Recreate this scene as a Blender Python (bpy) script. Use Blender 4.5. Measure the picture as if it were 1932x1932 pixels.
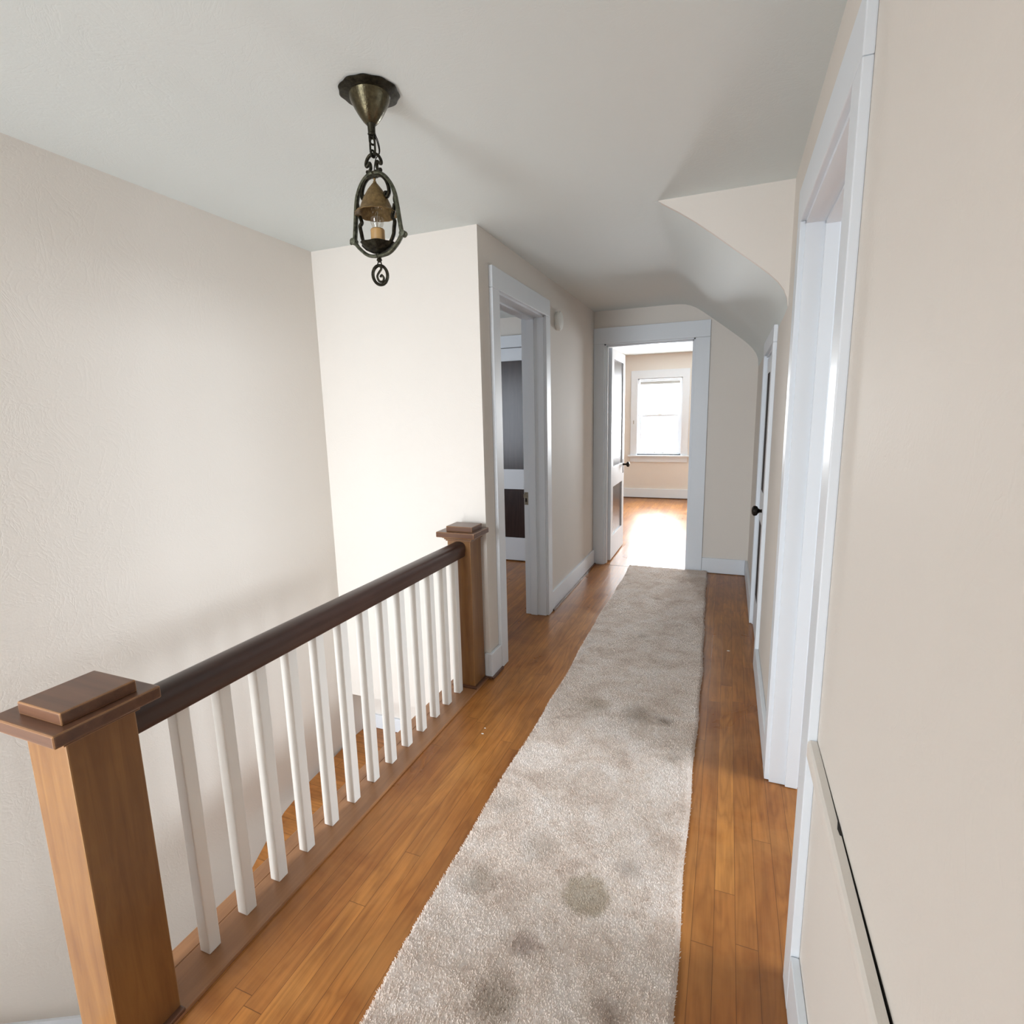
import bpy, bmesh, math, random
import numpy as np
from mathutils import Vector, Matrix

for o in list(bpy.data.objects):
    bpy.data.objects.remove(o)
C = bpy.context.scene.collection
scene = bpy.context.scene
random.seed(4)

# ------------------------------------------------------------------ camera
F_PX, YAW, PITCH, ROLL = 1017.495, -0.3805, -0.1739, -0.0222
cy, sy = math.cos(YAW), math.sin(YAW); cp, sp = math.cos(PITCH), math.sin(PITCH)
FW = Vector((sy*cp, cy*cp, sp)); RT0 = Vector((cy, -sy, 0)); UP0 = RT0.cross(FW)
cr, sr = math.cos(ROLL), math.sin(ROLL)
RT = cr*RT0 + sr*UP0; UP = -sr*RT0 + cr*UP0
cam_data = bpy.data.cameras.new('camera')
cam_data.sensor_width = 36.0; cam_data.sensor_fit = 'HORIZONTAL'
cam_data.lens = 36.0*F_PX/1932.0
cam_data.clip_start = 0.02
cam = bpy.data.objects.new('camera', cam_data); C.objects.link(cam)
M3 = Matrix((RT, UP, -FW)).transposed()
cam.matrix_world = Matrix.Translation((1.174, 0.0, 1.43)) @ M3.to_4x4()
scene.camera = cam

# ------------------------------------------------------------------ light
world = bpy.data.worlds.new('sky'); scene.world = world; world.use_nodes = True
bg = world.node_tree.nodes['Background']
bg.inputs[0].default_value = (0.93, 0.97, 1.0, 1); bg.inputs[1].default_value = 2.2

def area(name, loc, direction, sx, sy_, power, color):
    d = bpy.data.lights.new(name, 'AREA'); d.shape = 'RECTANGLE'; d.size = sx; d.size_y = sy_
    d.energy = power; d.color = color
    o = bpy.data.objects.new(name, d); C.objects.link(o); o.location = loc
    o.rotation_euler = Vector(direction).to_track_quat('-Z', 'Y').to_euler()
    return o
# daylight arriving at each window of the storey
area('daylight_back_sky', (-0.58, -3.5, 2.35), (0.0, 1, -0.38), 1.15, 1.7, 215, (0.87, 0.935, 1.0))
area('daylight_back_window', (-0.58, -1.56, 0.62), (-0.12, 1, -0.15), 0.80, 1.35, 36, (0.92, 0.96, 1.0)).data.spread = math.radians(126)
area('daylight_right_room_sky', (6.2, 1.72, 2.55), (-1, 0, -0.25), 1.5, 1.4, 230, (0.86, 0.93, 1.0))
area('daylight_right_room_window', (4.60, 1.75, 1.50), (-1, 0, -0.05), 1.4, 1.3, 34, (0.84, 0.92, 1.0))
area('daylight_far_window', (0.095, 9.78, 1.42), (0, -1, 0), 0.74, 1.22, 210, (0.93, 0.97, 1.0))
area('daylight_far_window_pair', (1.17, 9.78, 1.42), (0, -1, 0), 0.74, 1.22, 210, (0.93, 0.97, 1.0))
area('daylight_left_room_window', (-1.75, 2.50, 1.40), (0.25, 1, 0), 0.75, 1.1, 16, (0.80, 0.88, 1.0))

vs = scene.view_settings
vs.view_transform = 'Standard'; vs.look = 'None'; vs.exposure = 0.0; vs.gamma = 1.0
vs.use_curve_mapping = False

# ------------------------------------------------------------------ materials
def new_mat(name):
    m = bpy.data.materials.new(name); m.use_nodes = True
    nt = m.node_tree; b = nt.nodes['Principled BSDF']
    return m, nt, b
def N(nt, t, **kw):
    n = nt.nodes.new(t)
    for k, v in kw.items(): setattr(n, k, v)
    return n
def L(nt, a, b): nt.links.new(a, b)
def noise(nt, vec, scale, detail=4, rough=0.55, dist=0.0):
    n = N(nt, 'ShaderNodeTexNoise'); n.inputs['Scale'].default_value = scale
    n.inputs['Detail'].default_value = detail; n.inputs['Roughness'].default_value = rough
    n.inputs['Distortion'].default_value = dist
    if vec is not None: L(nt, vec, n.inputs['Vector'])
    return n
def mapping(nt, src, scale):
    m = N(nt, 'ShaderNodeMapping'); m.inputs['Scale'].default_value = scale
    L(nt, src, m.inputs['Vector']); return m.outputs[0]
def ramp(nt, fac, stops):
    r = N(nt, 'ShaderNodeValToRGB'); L(nt, fac, r.inputs[0])
    e = r.color_ramp.elements
    while len(e) < len(stops): e.new(0.5)
    for el, (p, c) in zip(e, stops): el.position = p; el.color = (*c, 1)
    return r
def mix(nt, fac, a, b, mode='MIX'):
    m = N(nt, 'ShaderNodeMix', data_type='RGBA', blend_type=mode)
    for s, v in ((m.inputs[0], fac), (m.inputs[6], a), (m.inputs[7], b)):
        if isinstance(v, (int, float)): s.default_value = v
        elif isinstance(v, tuple): s.default_value = (*v, 1)
        else: L(nt, v, s)
    return m.outputs[2]
def math_(nt, op, a, b=None, c=None):
    m = N(nt, 'ShaderNodeMath', operation=op)
    for i, v in enumerate((a, b, c)):
        if v is None: continue
        if isinstance(v, (int, float)): m.inputs[i].default_value = v
        else: L(nt, v, m.inputs[i])
    return m.outputs[0]
def bump(nt, b, height, strength, dist):
    n = N(nt, 'ShaderNodeBump'); n.inputs['Strength'].default_value = strength
    n.inputs['Distance'].default_value = dist
    L(nt, height, n.inputs['Height']); L(nt, n.outputs[0], b.inputs['Normal'])
def pos(nt): return N(nt, 'ShaderNodeNewGeometry').outputs['Position']
def objco(nt): return N(nt, 'ShaderNodeTexCoord').outputs['Object']

def plaster(name, col, rough=0.6, trowel=0.5, fine=0.35):
    m, nt, b = new_mat(name)
    p = pos(nt)
    n1 = noise(nt, p, 2.3, 5, 0.6, 1.6); n2 = noise(nt, p, 9.0, 6, 0.65, 2.2); n3 = noise(nt, p, 160, 2, 0.5)
    v = N(nt, 'ShaderNodeTexVoronoi', feature='DISTANCE_TO_EDGE'); v.inputs['Scale'].default_value = 4.0
    nd = noise(nt, p, 5.0, 4, 0.6, 1.5)
    dv = N(nt, 'ShaderNodeVectorMath', operation='ADD'); L(nt, p, dv.inputs[0]); L(nt, nd.outputs['Color'], dv.inputs[1])
    L(nt, dv.outputs[0], v.inputs['Vector'])
    ridge = math_(nt, 'SMOOTH_MIN', v.outputs[0], 0.09, 0.05)
    ridge = math_(nt, 'MULTIPLY', ridge, math_(nt, 'MULTIPLY', n1.outputs[0], 5.0*trowel))
    h = math_(nt, 'ADD', math_(nt, 'MULTIPLY', n2.outputs[0], 0.55*trowel), ridge)
    h = math_(nt, 'ADD', h, math_(nt, 'MULTIPLY', n3.outputs[0], fine*0.25))
    bump(nt, b, h, 0.26, 0.010)
    c = mix(nt, math_(nt, 'MULTIPLY', n1.outputs[0], 0.25), col, tuple(x*0.94 for x in col))
    L(nt, c, b.inputs['Base Color']); b.inputs['Roughness'].default_value = rough
    b.inputs['Specular IOR Level'].default_value = 0.3
    return m
def paint(name, col, rough=0.3, bumpy=0.12):
    m, nt, b = new_mat(name); p = pos(nt)
    n1 = noise(nt, p, 26, 4, 0.6); n2 = noise(nt, p, 3.0, 3)
    c = mix(nt, n2.outputs[0], col, tuple(x*0.95 for x in col))
    L(nt, c, b.inputs['Base Color']); b.inputs['Roughness'].default_value = rough
    bump(nt, b, n1.outputs[0], bumpy, 0.003)
    return m
def wood_solid(name, c1, c2, rough=0.3, axis='Y', wear=0.0, wearcol=(0.5, 0.26, 0.1)):
    m, nt, b = new_mat(name); p = objco(nt)
    sc = {'X': (3, 40, 40), 'Y': (40, 3, 40), 'Z': (40, 40, 3)}[axis]
    g = noise(nt, mapping(nt, p, sc), 1.0, 5, 0.6, 0.6)
    big = noise(nt, p, 5, 3)
    f = math_(nt, 'ADD', math_(nt, 'MULTIPLY', g.outputs[0], 0.7), math_(nt, 'MULTIPLY', big.outputs[0], 0.35))
    r = ramp(nt, f, [(0.3, c1), (0.7, c2)])
    col = r.outputs[0]
    if wear > 0:
        bv = N(nt, 'ShaderNodeBevel'); bv.samples = 4; bv.inputs['Radius'].default_value = 0.004
        d = N(nt, 'ShaderNodeVectorMath', operation='DOT_PRODUCT')
        L(nt, bv.outputs[0], d.inputs[0]); L(nt, N(nt, 'ShaderNodeNewGeometry').outputs['Normal'], d.inputs[1])
        e = math_(nt, 'MULTIPLY', math_(nt, 'SUBTRACT', 1.0, d.outputs['Value']), 6.0*wear)
        e = math_(nt, 'MULTIPLY', e, big.outputs[0])
        col = mix(nt, math_(nt, 'MINIMUM', e, 0.8), col, wearcol)
    L(nt, col, b.inputs['Base Color'])
    b.inputs['Roughness'].default_value = rough
    bump(nt, b, g.outputs[0], 0.08, 0.002)
    return m
def metal(name, c1, c2, rough=0.45, met=0.85):
    m, nt, b = new_mat(name); p = pos(nt)
    n1 = noise(nt, p, 90, 4, 0.65); n2 = noise(nt, p, 300, 2)
    r = ramp(nt, n1.outputs[0], [(0.35, c1), (0.68, c2)])
    L(nt, r.outputs[0], b.inputs['Base Color']); b.inputs['Metallic'].default_value = met
    b.inputs['Roughness'].default_value = rough
    bump(nt, b, n2.outputs[0], 0.25, 0.002)
    return m

WALL = plaster('beige_wall_paint', (0.79, 0.745, 0.69), 0.7, 0.28)
CEIL = plaster('ceiling_paint', (0.76, 0.81, 0.80), 0.65, 0.3)
TRIM = paint('white_trim_gloss', (0.80, 0.85, 0.905), 0.42)
TRIMW = paint('white_baluster_gloss', (0.79, 0.765, 0.72), 0.3)
PLATE = paint('white_plastic', (0.86, 0.86, 0.82), 0.4, 0.02)
DARKWOOD = wood_solid('dark_door_panel', (0.018, 0.011, 0.012), (0.042, 0.025, 0.024), 0.27, 'Z')
RAILWOOD = wood_solid('dark_handrail_wood', (0.026, 0.012, 0.009), (0.055, 0.026, 0.019), 0.3, 'Y', 0.5, (0.25, 0.12, 0.06))
NEWEL = wood_solid('stained_newel_wood', (0.155, 0.065, 0.024), (0.275, 0.135, 0.044), 0.36, 'Z', 0.6, (0.75, 0.5, 0.25))
CAPWOOD = wood_solid('newel_cap_wood', (0.07, 0.031, 0.019), (0.15, 0.07, 0.038), 0.28, 'X', 2.2, (0.62, 0.33, 0.13))
CURB = wood_solid('stained_curb_wood', (0.23, 0.105, 0.047), (0.36, 0.175, 0.078), 0.36, 'Y')
SHOE = wood_solid('dark_shoe_mould', (0.07, 0.03, 0.018), (0.15, 0.07, 0.04), 0.35, 'Y')
BRONZE = metal('aged_bronze', (0.012, 0.010, 0.007), (0.05, 0.045, 0.028), 0.5)
VERDI = metal('greenish_bronze', (0.035, 0.035, 0.022), (0.15, 0.155, 0.105), 0.55, 0.6)
BRASS = metal('tarnished_brass', (0.055, 0.047, 0.026), (0.115, 0.097, 0.055), 0.25, 0.8)
COPPER = metal('hammered_copper_shade', (0.13, 0.082, 0.032), (0.25, 0.165, 0.066), 0.55, 0.5)
KNOBM = metal('black_iron_knob', (0.012, 0.01, 0.009), (0.035, 0.028, 0.022), 0.35, 0.8)
STEEL = metal('worn_steel_plate', (0.25, 0.22, 0.17), (0.5, 0.46, 0.38), 0.4)
BLACKGAP = paint('dark_gap', (0.02, 0.015, 0.012), 0.8, 0.0)
CANDLE = paint('amber_candle_sleeve', (0.40, 0.235, 0.085), 0.45, 0.1)
HINGEP = paint('painted_hinge', (0.62, 0.64, 0.68), 0.35, 0.3)
BLIND = paint('blind_slats', (0.55, 0.56, 0.55), 0.5, 0.0)

def glass_mat(name, tint=(1, 1, 1), gloss=0.06):
    m, nt, b = new_mat(name)
    nt.nodes.remove(b)
    out = nt.nodes['Material Output']
    t = N(nt, 'ShaderNodeBsdfTransparent'); t.inputs[0].default_value = (*tint, 1)
    g = N(nt, 'ShaderNodeBsdfGlossy'); g.inputs['Roughness'].default_value = 0.02
    fr = N(nt, 'ShaderNodeFresnel'); fr.inputs[0].default_value = 1.45
    mx = N(nt, 'ShaderNodeMixShader')
    L(nt, math_(nt, 'MINIMUM', math_(nt, 'MAXIMUM', fr.outputs[0], gloss), 0.35 if gloss < 0.1 else 0.2), mx.inputs[0]); L(nt, t.outputs[0], mx.inputs[1]); L(nt, g.outputs[0], mx.inputs[2])
    L(nt, mx.outputs[0], out.inputs[0])
    return m
DULLWOOD = wood_solid('dull_dark_door_panel', (0.014, 0.010, 0.011), (0.030, 0.020, 0.020), 0.6, 'Z'); DULLWOOD.node_tree.nodes['Principled BSDF'].inputs['Specular IOR Level'].default_value = 0.12
GLASS = glass_mat('window_glass')
BULB = glass_mat('clear_bulb_glass', (0.96, 0.95, 0.92), 0.12)

def floor_mat(name, w=0.057, axis=0):
    m, nt, b = new_mat(name); p = pos(nt)
    s = N(nt, 'ShaderNodeSeparateXYZ'); L(nt, p, s.inputs[0])
    x, y = (s.outputs[0], s.outputs[1]) if axis == 0 else (s.outputs[1], s.outputs[0])
    xw = math_(nt, 'DIVIDE', x, w); ix = math_(nt, 'FLOOR', xw); fx = math_(nt, 'FRACT', xw)
    wn = N(nt, 'ShaderNodeTexWhiteNoise', noise_dimensions='1D'); L(nt, ix, wn.inputs['W'])
    yl = math_(nt, 'DIVIDE', math_(nt, 'ADD', y, math_(nt, 'MULTIPLY', wn.outputs[0], 3.7)), 1.35)
    iy = math_(nt, 'FLOOR', yl); fy = math_(nt, 'FRACT', yl)
    cid = math_(nt, 'ADD', math_(nt, 'MULTIPLY', ix, 7.13), math_(nt, 'MULTIPLY', iy, 3.71))
    wn2 = N(nt, 'ShaderNodeTexWhiteNoise', noise_dimensions='1D'); L(nt, cid, wn2.inputs['W'])
    cv = N(nt, 'ShaderNodeCombineXYZ')
    L(nt, math_(nt, 'ADD', x, math_(nt, 'MULTIPLY', wn2.outputs[0], 9.0)), cv.inputs[0]); L(nt, y, cv.inputs[1])
    L(nt, math_(nt, 'MULTIPLY', wn2.outputs[0], 5.0), cv.inputs[2])
    # flat-sawn cathedral figure plus fine pores
    low = noise(nt, mapping(nt, cv.outputs[0], (11, 1.5, 1)), 1.0, 2, 0.5, 0.4)
    rings = math_(nt, 'PINGPONG', math_(nt, 'ADD', math_(nt, 'MULTIPLY', low.outputs[0], 8.0), math_(nt, 'MULTIPLY', noise(nt, mapping(nt, cv.outputs[0], (60, 5, 1)), 1.0, 3, 0.6).outputs[0], 0.7)), 0.5)
    rings = math_(nt, 'POWER', math_(nt, 'MULTIPLY', rings, 2.0), 1.6)
    streak = noise(nt, mapping(nt, cv.outputs[0], (45, 1.3, 1)), 1.0, 4, 0.65, 0.3)
    blot = noise(nt, mapping(nt, p, (5, 2.2, 1)), 1.0, 4, 0.6, 1.2)
    pores = noise(nt, mapping(nt, cv.outputs[0], (170, 7, 1)), 1.0, 4, 0.6)
    wear = noise(nt, p, 3.2, 4, 0.6, 0.8)
    base = ramp(nt, wn2.outputs[0], [(0.0, (0.38, 0.132, 0.030)), (0.35, (0.54, 0.208, 0.045)), (0.7, (0.61, 0.25, 0.056)), (1.0, (0.43, 0.152, 0.034))])
    c = mix(nt, math_(nt, 'MULTIPLY', rings, 0.50), base.outputs[0], (0.19, 0.062, 0.013))
    sr = ramp(nt, streak.outputs[0], [(0.42, (0, 0, 0)), (0.75, (1, 1, 1))]); c = mix(nt, math_(nt, 'MULTIPLY', sr.outputs[0], 0.6), c, (0.13, 0.04, 0.010))
    br = ramp(nt, blot.outputs[0], [(0.42, (0, 0, 0)), (0.62, (1, 1, 1))]); c = mix(nt, math_(nt, 'MULTIPLY', br.outputs[0], 0.35), c, (0.20, 0.07, 0.016))
    c = mix(nt, math_(nt, 'MULTIPLY', math_(nt, 'SUBTRACT', 1.0, pores.outputs[0]), 0.45), c, (0.13, 0.042, 0.013))
    wr = ramp(nt, wear.outputs[0], [(0.38, (0, 0, 0)), (0.72, (1, 1, 1))])
    c = mix(nt, math_(nt, 'MULTIPLY', wr.outputs[0], 0.34), c, (0.60, 0.29, 0.085))
    gx = math_(nt, 'GREATER_THAN', math_(nt, 'ABSOLUTE', math_(nt, 'SUBTRACT', fx, 0.5)), 0.487)
    gy = math_(nt, 'GREATER_THAN', math_(nt, 'ABSOLUTE', math_(nt, 'SUBTRACT', fy, 0.5)), 0.4993)
    gap = math_(nt, 'MAXIMUM', gx, gy)
    c = mix(nt, math_(nt, 'MULTIPLY', gap, 0.7), c, (0.07, 0.025, 0.008))
    L(nt, c, b.inputs['Base Color'])
    rg = math_(nt, 'ADD', 0.20, math_(nt, 'MULTIPLY', wear.outputs[0], 0.22)); L(nt, rg, b.inputs['Roughness'])
    b.inputs['Specular IOR Level'].default_value = 0.38
    h = math_(nt, 'ADD', math_(nt, 'MULTIPLY', pores.outputs[0], 0.3), math_(nt, 'MULTIPLY', gap, -1.0))
    h = math_(nt, 'ADD', h, math_(nt, 'MULTIPLY', wear.outputs[0], 0.6))
    bump(nt, b, h, 0.22, 0.002)
    return m
FLOOR = floor_mat('oak_strip_floor')

STAINS = ((0.846, 1.353, 0.078, 0.56, (0.42, 0.34, 0.22)), (0.73, 1.153, 0.05, 0.5, (0.4, 0.29, 0.24)), (0.952, 2.385, 0.06, 0.55, (0.22, 0.14, 0.08)), (0.833, 2.407, 0.1, 0.5, (0.36, 0.27, 0.19)), (0.617, 2.418, 0.09, 0.4, (0.42, 0.33, 0.22)), (0.514, 1.292, 0.07, 0.45, (0.42, 0.34, 0.26)), (0.703, 0.987, 0.075, 0.5, (0.36, 0.28, 0.2)), (0.97, 1.064, 0.06, 0.5, (0.34, 0.24, 0.18)), (1.022, 2.117, 0.05, 0.4, (0.42, 0.33, 0.25)), (0.943, 1.493, 0.05, 0.4, (0.44, 0.35, 0.29)), (0.476, 1.622, 0.06, 0.3, (0.45, 0.37, 0.3)), (0.729, 3.351, 0.05, 0.3, (0.42, 0.34, 0.26)), (0.642, 1.472, 0.08, 0.3, (0.45, 0.37, 0.3)))
def rug_mat():
    m, nt, b = new_mat('beige_shag_pile'); p = pos(nt)
    n1 = noise(nt, p, 6.5, 6, 0.62, 0.5); n2 = noise(nt, p, 30, 4, 0.6); n3 = noise(nt, p, 14, 3, 0.5, 0.5)
    r = ramp(nt, n1.outputs[0], [(0.30, (0.74, 0.63, 0.55)), (0.47, (0.90, 0.81, 0.735)), (0.64, (0.98, 0.92, 0.87))])
    c = mix(nt, math_(nt, 'MULTIPLY', n2.outputs[0], 0.25), r.outputs[0], (0.60, 0.51, 0.44))
    # old spills, each with its own edge
    for (sx, sy_, rad, k, col) in STAINS:
        d = N(nt, 'ShaderNodeVectorMath', operation='DISTANCE'); L(nt, p, d.inputs[0]); d.inputs[1].default_value = (sx, sy_, 0.03)
        dd = math_(nt, 'ADD', d.outputs['Value'], math_(nt, 'MULTIPLY', math_(nt, 'SUBTRACT', n3.outputs[0], 0.5), 0.08))
        mr = N(nt, 'ShaderNodeMapRange'); L(nt, dd, mr.inputs[0])
        mr.inputs[1].default_value = rad; mr.inputs[2].default_value = rad*(0.62 if k > 0.555 else 0.25)
        mr.inputs[3].default_value = 0.0; mr.inputs[4].default_value = k
        c = mix(nt, mr.outputs[0], c, col)
    L(nt, c, b.inputs['Base Color']); b.inputs['Roughness'].default_value = 0.95
    b.inputs['Specular IOR Level'].default_value = 0.1
    b.inputs['Sheen Weight'].default_value = 0.25
    n4 = noise(nt, p, 220, 2); bump(nt, b, n4.outputs[0], 0.35, 0.003)
    # fibres let light through, so a tuft is nearly as bright on its far side
    tr = N(nt, 'ShaderNodeBsdfTranslucent'); L(nt, c, tr.inputs[0])
    mx = N(nt, 'ShaderNodeMixShader'); mx.inputs[0].default_value = 0.36
    L(nt, b.outputs[0], mx.inputs[1]); L(nt, tr.outputs[0], mx.inputs[2])
    L(nt, mx.outputs[0], nt.nodes['Material Output'].inputs[0])
    return m
RUG = rug_mat()

# ------------------------------------------------------------------ helpers
class MB:
    def __init__(self): self.bm = bmesh.new()
    def _add(self, verts, faces):
        vs_ = [self.bm.verts.new(v) for v in verts]
        fs = []
        for f in faces:
            try: fs.append(self.bm.faces.new([vs_[i] for i in f]))
            except ValueError: pass
        return vs_, fs
    def box(self, x0, x1, y0, y1, z0, z1, bev=0.0, rot=None, seg=2):
        v = [(x0,y0,z0),(x1,y0,z0),(x1,y1,z0),(x0,y1,z0),(x0,y0,z1),(x1,y0,z1),(x1,y1,z1),(x0,y1,z1)]
        if rot is not None: v = [tuple(rot @ Vector(q)) for q in v]
        vs_, fs = self._add(v, [(3,2,1,0),(4,5,6,7),(0,1,5,4),(1,2,6,5),(2,3,7,6),(3,0,4,7)])
        if bev > 0:
            ed = list({e for f in fs for e in f.edges})
            bmesh.ops.bevel(self.bm, geom=ed, offset=bev, segments=seg, affect='EDGES', profile=0.6)
        return self
    def prism(self, poly, axis, a, b):
        """poly: 2-D outline in the plane across `axis`, extruded a..b (closed)"""
        def P(u, w, t): return {'x': (t, u, w), 'y': (u, t, w), 'z': (u, w, t)}[axis]
        n = len(poly)
        v = [P(u, w, a) for u, w in poly] + [P(u, w, b) for u, w in poly]
        f = [tuple(range(n)), tuple(range(2*n-1, n-1, -1))] + [(i, i+n, (i+1) % n + n, (i+1) % n) for i in range(n)]
        self._add(v, f); return self
    def lathe(self, prof, centre=(0,0,0), axis='z', n=32, wob=None):
        """prof: list of (r, h)"""
        rings = []
        for k, (r, h) in enumerate(prof):
            ring = []
            for i in range(n):
                a = 2*math.pi*i/n
                rr = r*(1 + (wob(k, a) if wob else 0))
                u, w = rr*math.cos(a), rr*math.sin(a)
                q = {'z': (u, w, h), 'x': (h, u, w), 'y': (u, h, w)}[axis]
                ring.append(self.bm.verts.new((q[0]+centre[0], q[1]+centre[1], q[2]+centre[2])))
            rings.append(ring)
        for a_, b_ in zip(rings, rings[1:]):
            for i in range(n):
                self.bm.faces.new((a_[i], a_[(i+1) % n], b_[(i+1) % n], b_[i]))
        for ring in (rings[0], rings[-1]):
            try: self.bm.faces.new(ring)
            except ValueError: pass
        return self
    def tube(self, pts, rad, n=8, closed=False, flat=1.0, side=Vector((0,1,0))):
        """sweep a round (or oval: `flat` stretches it along `side`) section along pts"""
        pts = [Vector(p) for p in pts]; m = len(pts); rings = []
        for i, p in enumerate(pts):
            if closed: t = pts[(i+1) % m] - pts[i-1]
            else: t = pts[min(i+1, m-1)] - pts[max(i-1, 0)]
            t.normalize()
            s = side - t*side.dot(t)
            if s.length < 1e-4: s = Vector((1,0,0)) - t*t.x
            s.normalize(); u = t.cross(s)
            r = rad[i] if isinstance(rad, (list, tuple)) else rad
            rings.append([self.bm.verts.new(p + s*(math.cos(2*math.pi*k/n)*r*flat) + u*(math.sin(2*math.pi*k/n)*r)) for k in range(n)])
        pairs = list(zip(rings, rings[1:])) + ([(rings[-1], rings[0])] if closed else [])
        for a_, b_ in pairs:
            for k in range(n): self.bm.faces.new((a_[k], a_[(k+1) % n], b_[(k+1) % n], b_[k]))
        if not closed:
            self.bm.faces.new(rings[0]); self.bm.faces.new(rings[-1])
        return self
    def sphere(self, c, r, sc=(1,1,1), n=16):
        prof = [(max(1e-4, r*math.sin(math.pi*i/n)), -r*math.cos(math.pi*i/n)) for i in range(n+1)]
        k0 = len(self.bm.verts)
        self.lathe(prof, (0,0,0), 'z', n*2)
        self.bm.verts.ensure_lookup_table()
        for v in self.bm.verts[k0:]:
            v.co = Vector((v.co.x*sc[0]+c[0], v.co.y*sc[1]+c[1], v.co.z*sc[2]+c[2]))
        return self
    def build(self, name, mat, parent=None, smooth=False, kind=None, origin=None):
        bmesh.ops.recalc_face_normals(self.bm, faces=self.bm.faces)
        me = bpy.data.meshes.new(name)
        if origin is not None: bmesh.ops.translate(self.bm, verts=self.bm.verts, vec=-Vector(origin))
        self.bm.to_mesh(me); self.bm.free()
        me.materials.append(mat)
        if smooth:
            for p in me.polygons: p.use_smooth = True
            me.set_sharp_from_angle(angle=math.radians(38))
        o = bpy.data.objects.new(name, me); C.objects.link(o)
        if origin is not None: o.location = origin
        if parent is not None: o.parent = parent
        if kind: o['kind'] = kind
        return o

def catmull(pts, k=6):
    pts = [Vector(p) for p in pts]; out = []
    for i in range(len(pts)-1):
        p0 = pts[max(i-1, 0)]; p1 = pts[i]; p2 = pts[i+1]; p3 = pts[min(i+2, len(pts)-1)]
        for j in range(k):
            t = j/k
            out.append(0.5*((2*p1) + (p2-p0)*t + (2*p0-5*p1+4*p2-p3)*t*t + (3*p1-p0-3*p2+p3)*t**3))
    out.append(pts[-1]); return out

def tag(o, label, cat, group=None, kind=None):
    o['label'] = label; o['category'] = cat
    if group: o['group'] = group
    if kind: o['kind'] = kind
    return o
def thing(name, loc, label, cat, group=None, kind=None, rz=0.0):
    o = bpy.data.objects.new(name, None); C.objects.link(o); o.location = loc
    o.rotation_euler = (0, 0, rz); o.empty_display_size = 0.05
    return tag(o, label, cat, group, kind)
def S(mb, name, mat, label, cat, smooth=False):
    return tag(mb.build(name, mat, smooth=smooth), label, cat, kind='structure')

def wall_boxes(mb, axis, a0, a1, u0, u1, z0, z1, holes=()):
    """a wall between a0..a1 thick on `axis`, running u0..u1, with rectangular holes (u0,u1,z0,z1)"""
    us = sorted({u0, u1, *[h[0] for h in holes], *[h[1] for h in holes]})
    us = [u for u in us if u0 <= u <= u1]
    for ua, ub in zip(us, us[1:]):
        zs = sorted([(h[2], h[3]) for h in holes if h[0] <= ua and h[1] >= ub])
        cur = z0; spans = []
        for h0, h1 in zs:
            if h0 > cur: spans.append((cur, h0))
            cur = max(cur, h1)
        if cur < z1: spans.append((cur, z1))
        for s0, s1 in spans:
            if axis == 'x': mb.box(a0, a1, ua, ub, s0, s1)
            else: mb.box(ua, ub, a0, a1, s0, s1)
    return mb

H = 2.354            # hall ceiling height
YE = 2.558           # end wall of the stairwell
YF = 5.05            # far wall of the hall
XR = 1.385           # right wall of the hall
XS = -1.011          # outer wall of the stairwell

# ------------------------------------------------------------------ the shell
f = MB()
f.box(-0.185, 1.60, -0.25, YF+0.14, -0.12, 0.0)
f.box(-0.185, 1.60, -1.45, -0.25, -0.12, 0.0); f.box(XS-0.1, -0.185, -1.45, -1.0, -0.12, 0.0)
f.box(-0.185, 1.60, YF+0.14, 9.6, -0.12, 0.0) if False else None
f.box(-2.4, 3.0, YF+0.14, 9.6, -0.12, 0.0)
f.box(-2.9, -0.185, YE+0.12, YF+0.14, -0.12, 0.0)
f.box(1.60, 4.5, -0.6, 3.6, -0.12, 0.0)
S(f, 'floor', FLOOR, 'orange brown oak strip floor running the length of the hall', 'floor')

# flat ceiling, then the flat + curved + sloping ceiling under the roof
# right-hand profile of the hall ceiling: a crisp fold at the gable, a soft one at the far wall
PROF = [(0.0, H), (0.45, H), (0.74, H), (0.81, H), (0.842, H-0.002), (0.858, 2.343), (0.885, 2.326), (0.93, 2.298), (1.003, 2.247),
        (1.08, 2.187), (1.151, 2.129), (1.248, 2.051), (1.305, 2.003), (1.342, 1.966), (1.366, 1.932), (1.379, 1.898), (XR, 1.86)]
PROF_FAR = [(0.0, H), (0.45, H), (0.66, H), (0.74, H-0.002), (0.79, H-0.008), (0.835, 2.331), (0.885, 2.307), (0.935, 2.273), (1.003, 2.222),
        (1.08, 2.163), (1.151, 2.107), (1.235, 2.040), (1.29, 1.993), (1.33, 1.952), (1.360, 1.91), (1.378, 1.868), (XR, 1.80)]
cm = MB()
cm.box(XS-0.12, 1.50, -1.45, 2.645, H, H+0.1)
NS = 14; loops = []
for q in range(NS+1):
    t = q/NS; y = 2.645 + (YF+0.14-2.645)*t; tt_ = min(1.0, t*1.15)**0.7
    pr = [(a[0]*(1-tt_)+b[0]*tt_, a[1]*(1-tt_)+b[1]*tt_) for a, b in zip(PROF, PROF_FAR)]
    pr += [(1.50, pr[-1][1]), (1.50, H+0.1), (-0.15, H+0.1), (-0.15, H)]
    loops.append([cm.bm.verts.new((u, y, v)) for u, v in pr])
for a, b in zip(loops, loops[1:]):
    for q in range(len(a)): cm.bm.faces.new((a[q], a[(q+1) % len(a)], b[(q+1) % len(a)], b[q]))
cm.bm.faces.new(loops[0]); cm.bm.faces.new(loops[-1])
o = S(cm, 'ceiling', CEIL, 'white textured plaster ceiling that bends into a slope on the right', 'ceiling', True)

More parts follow.
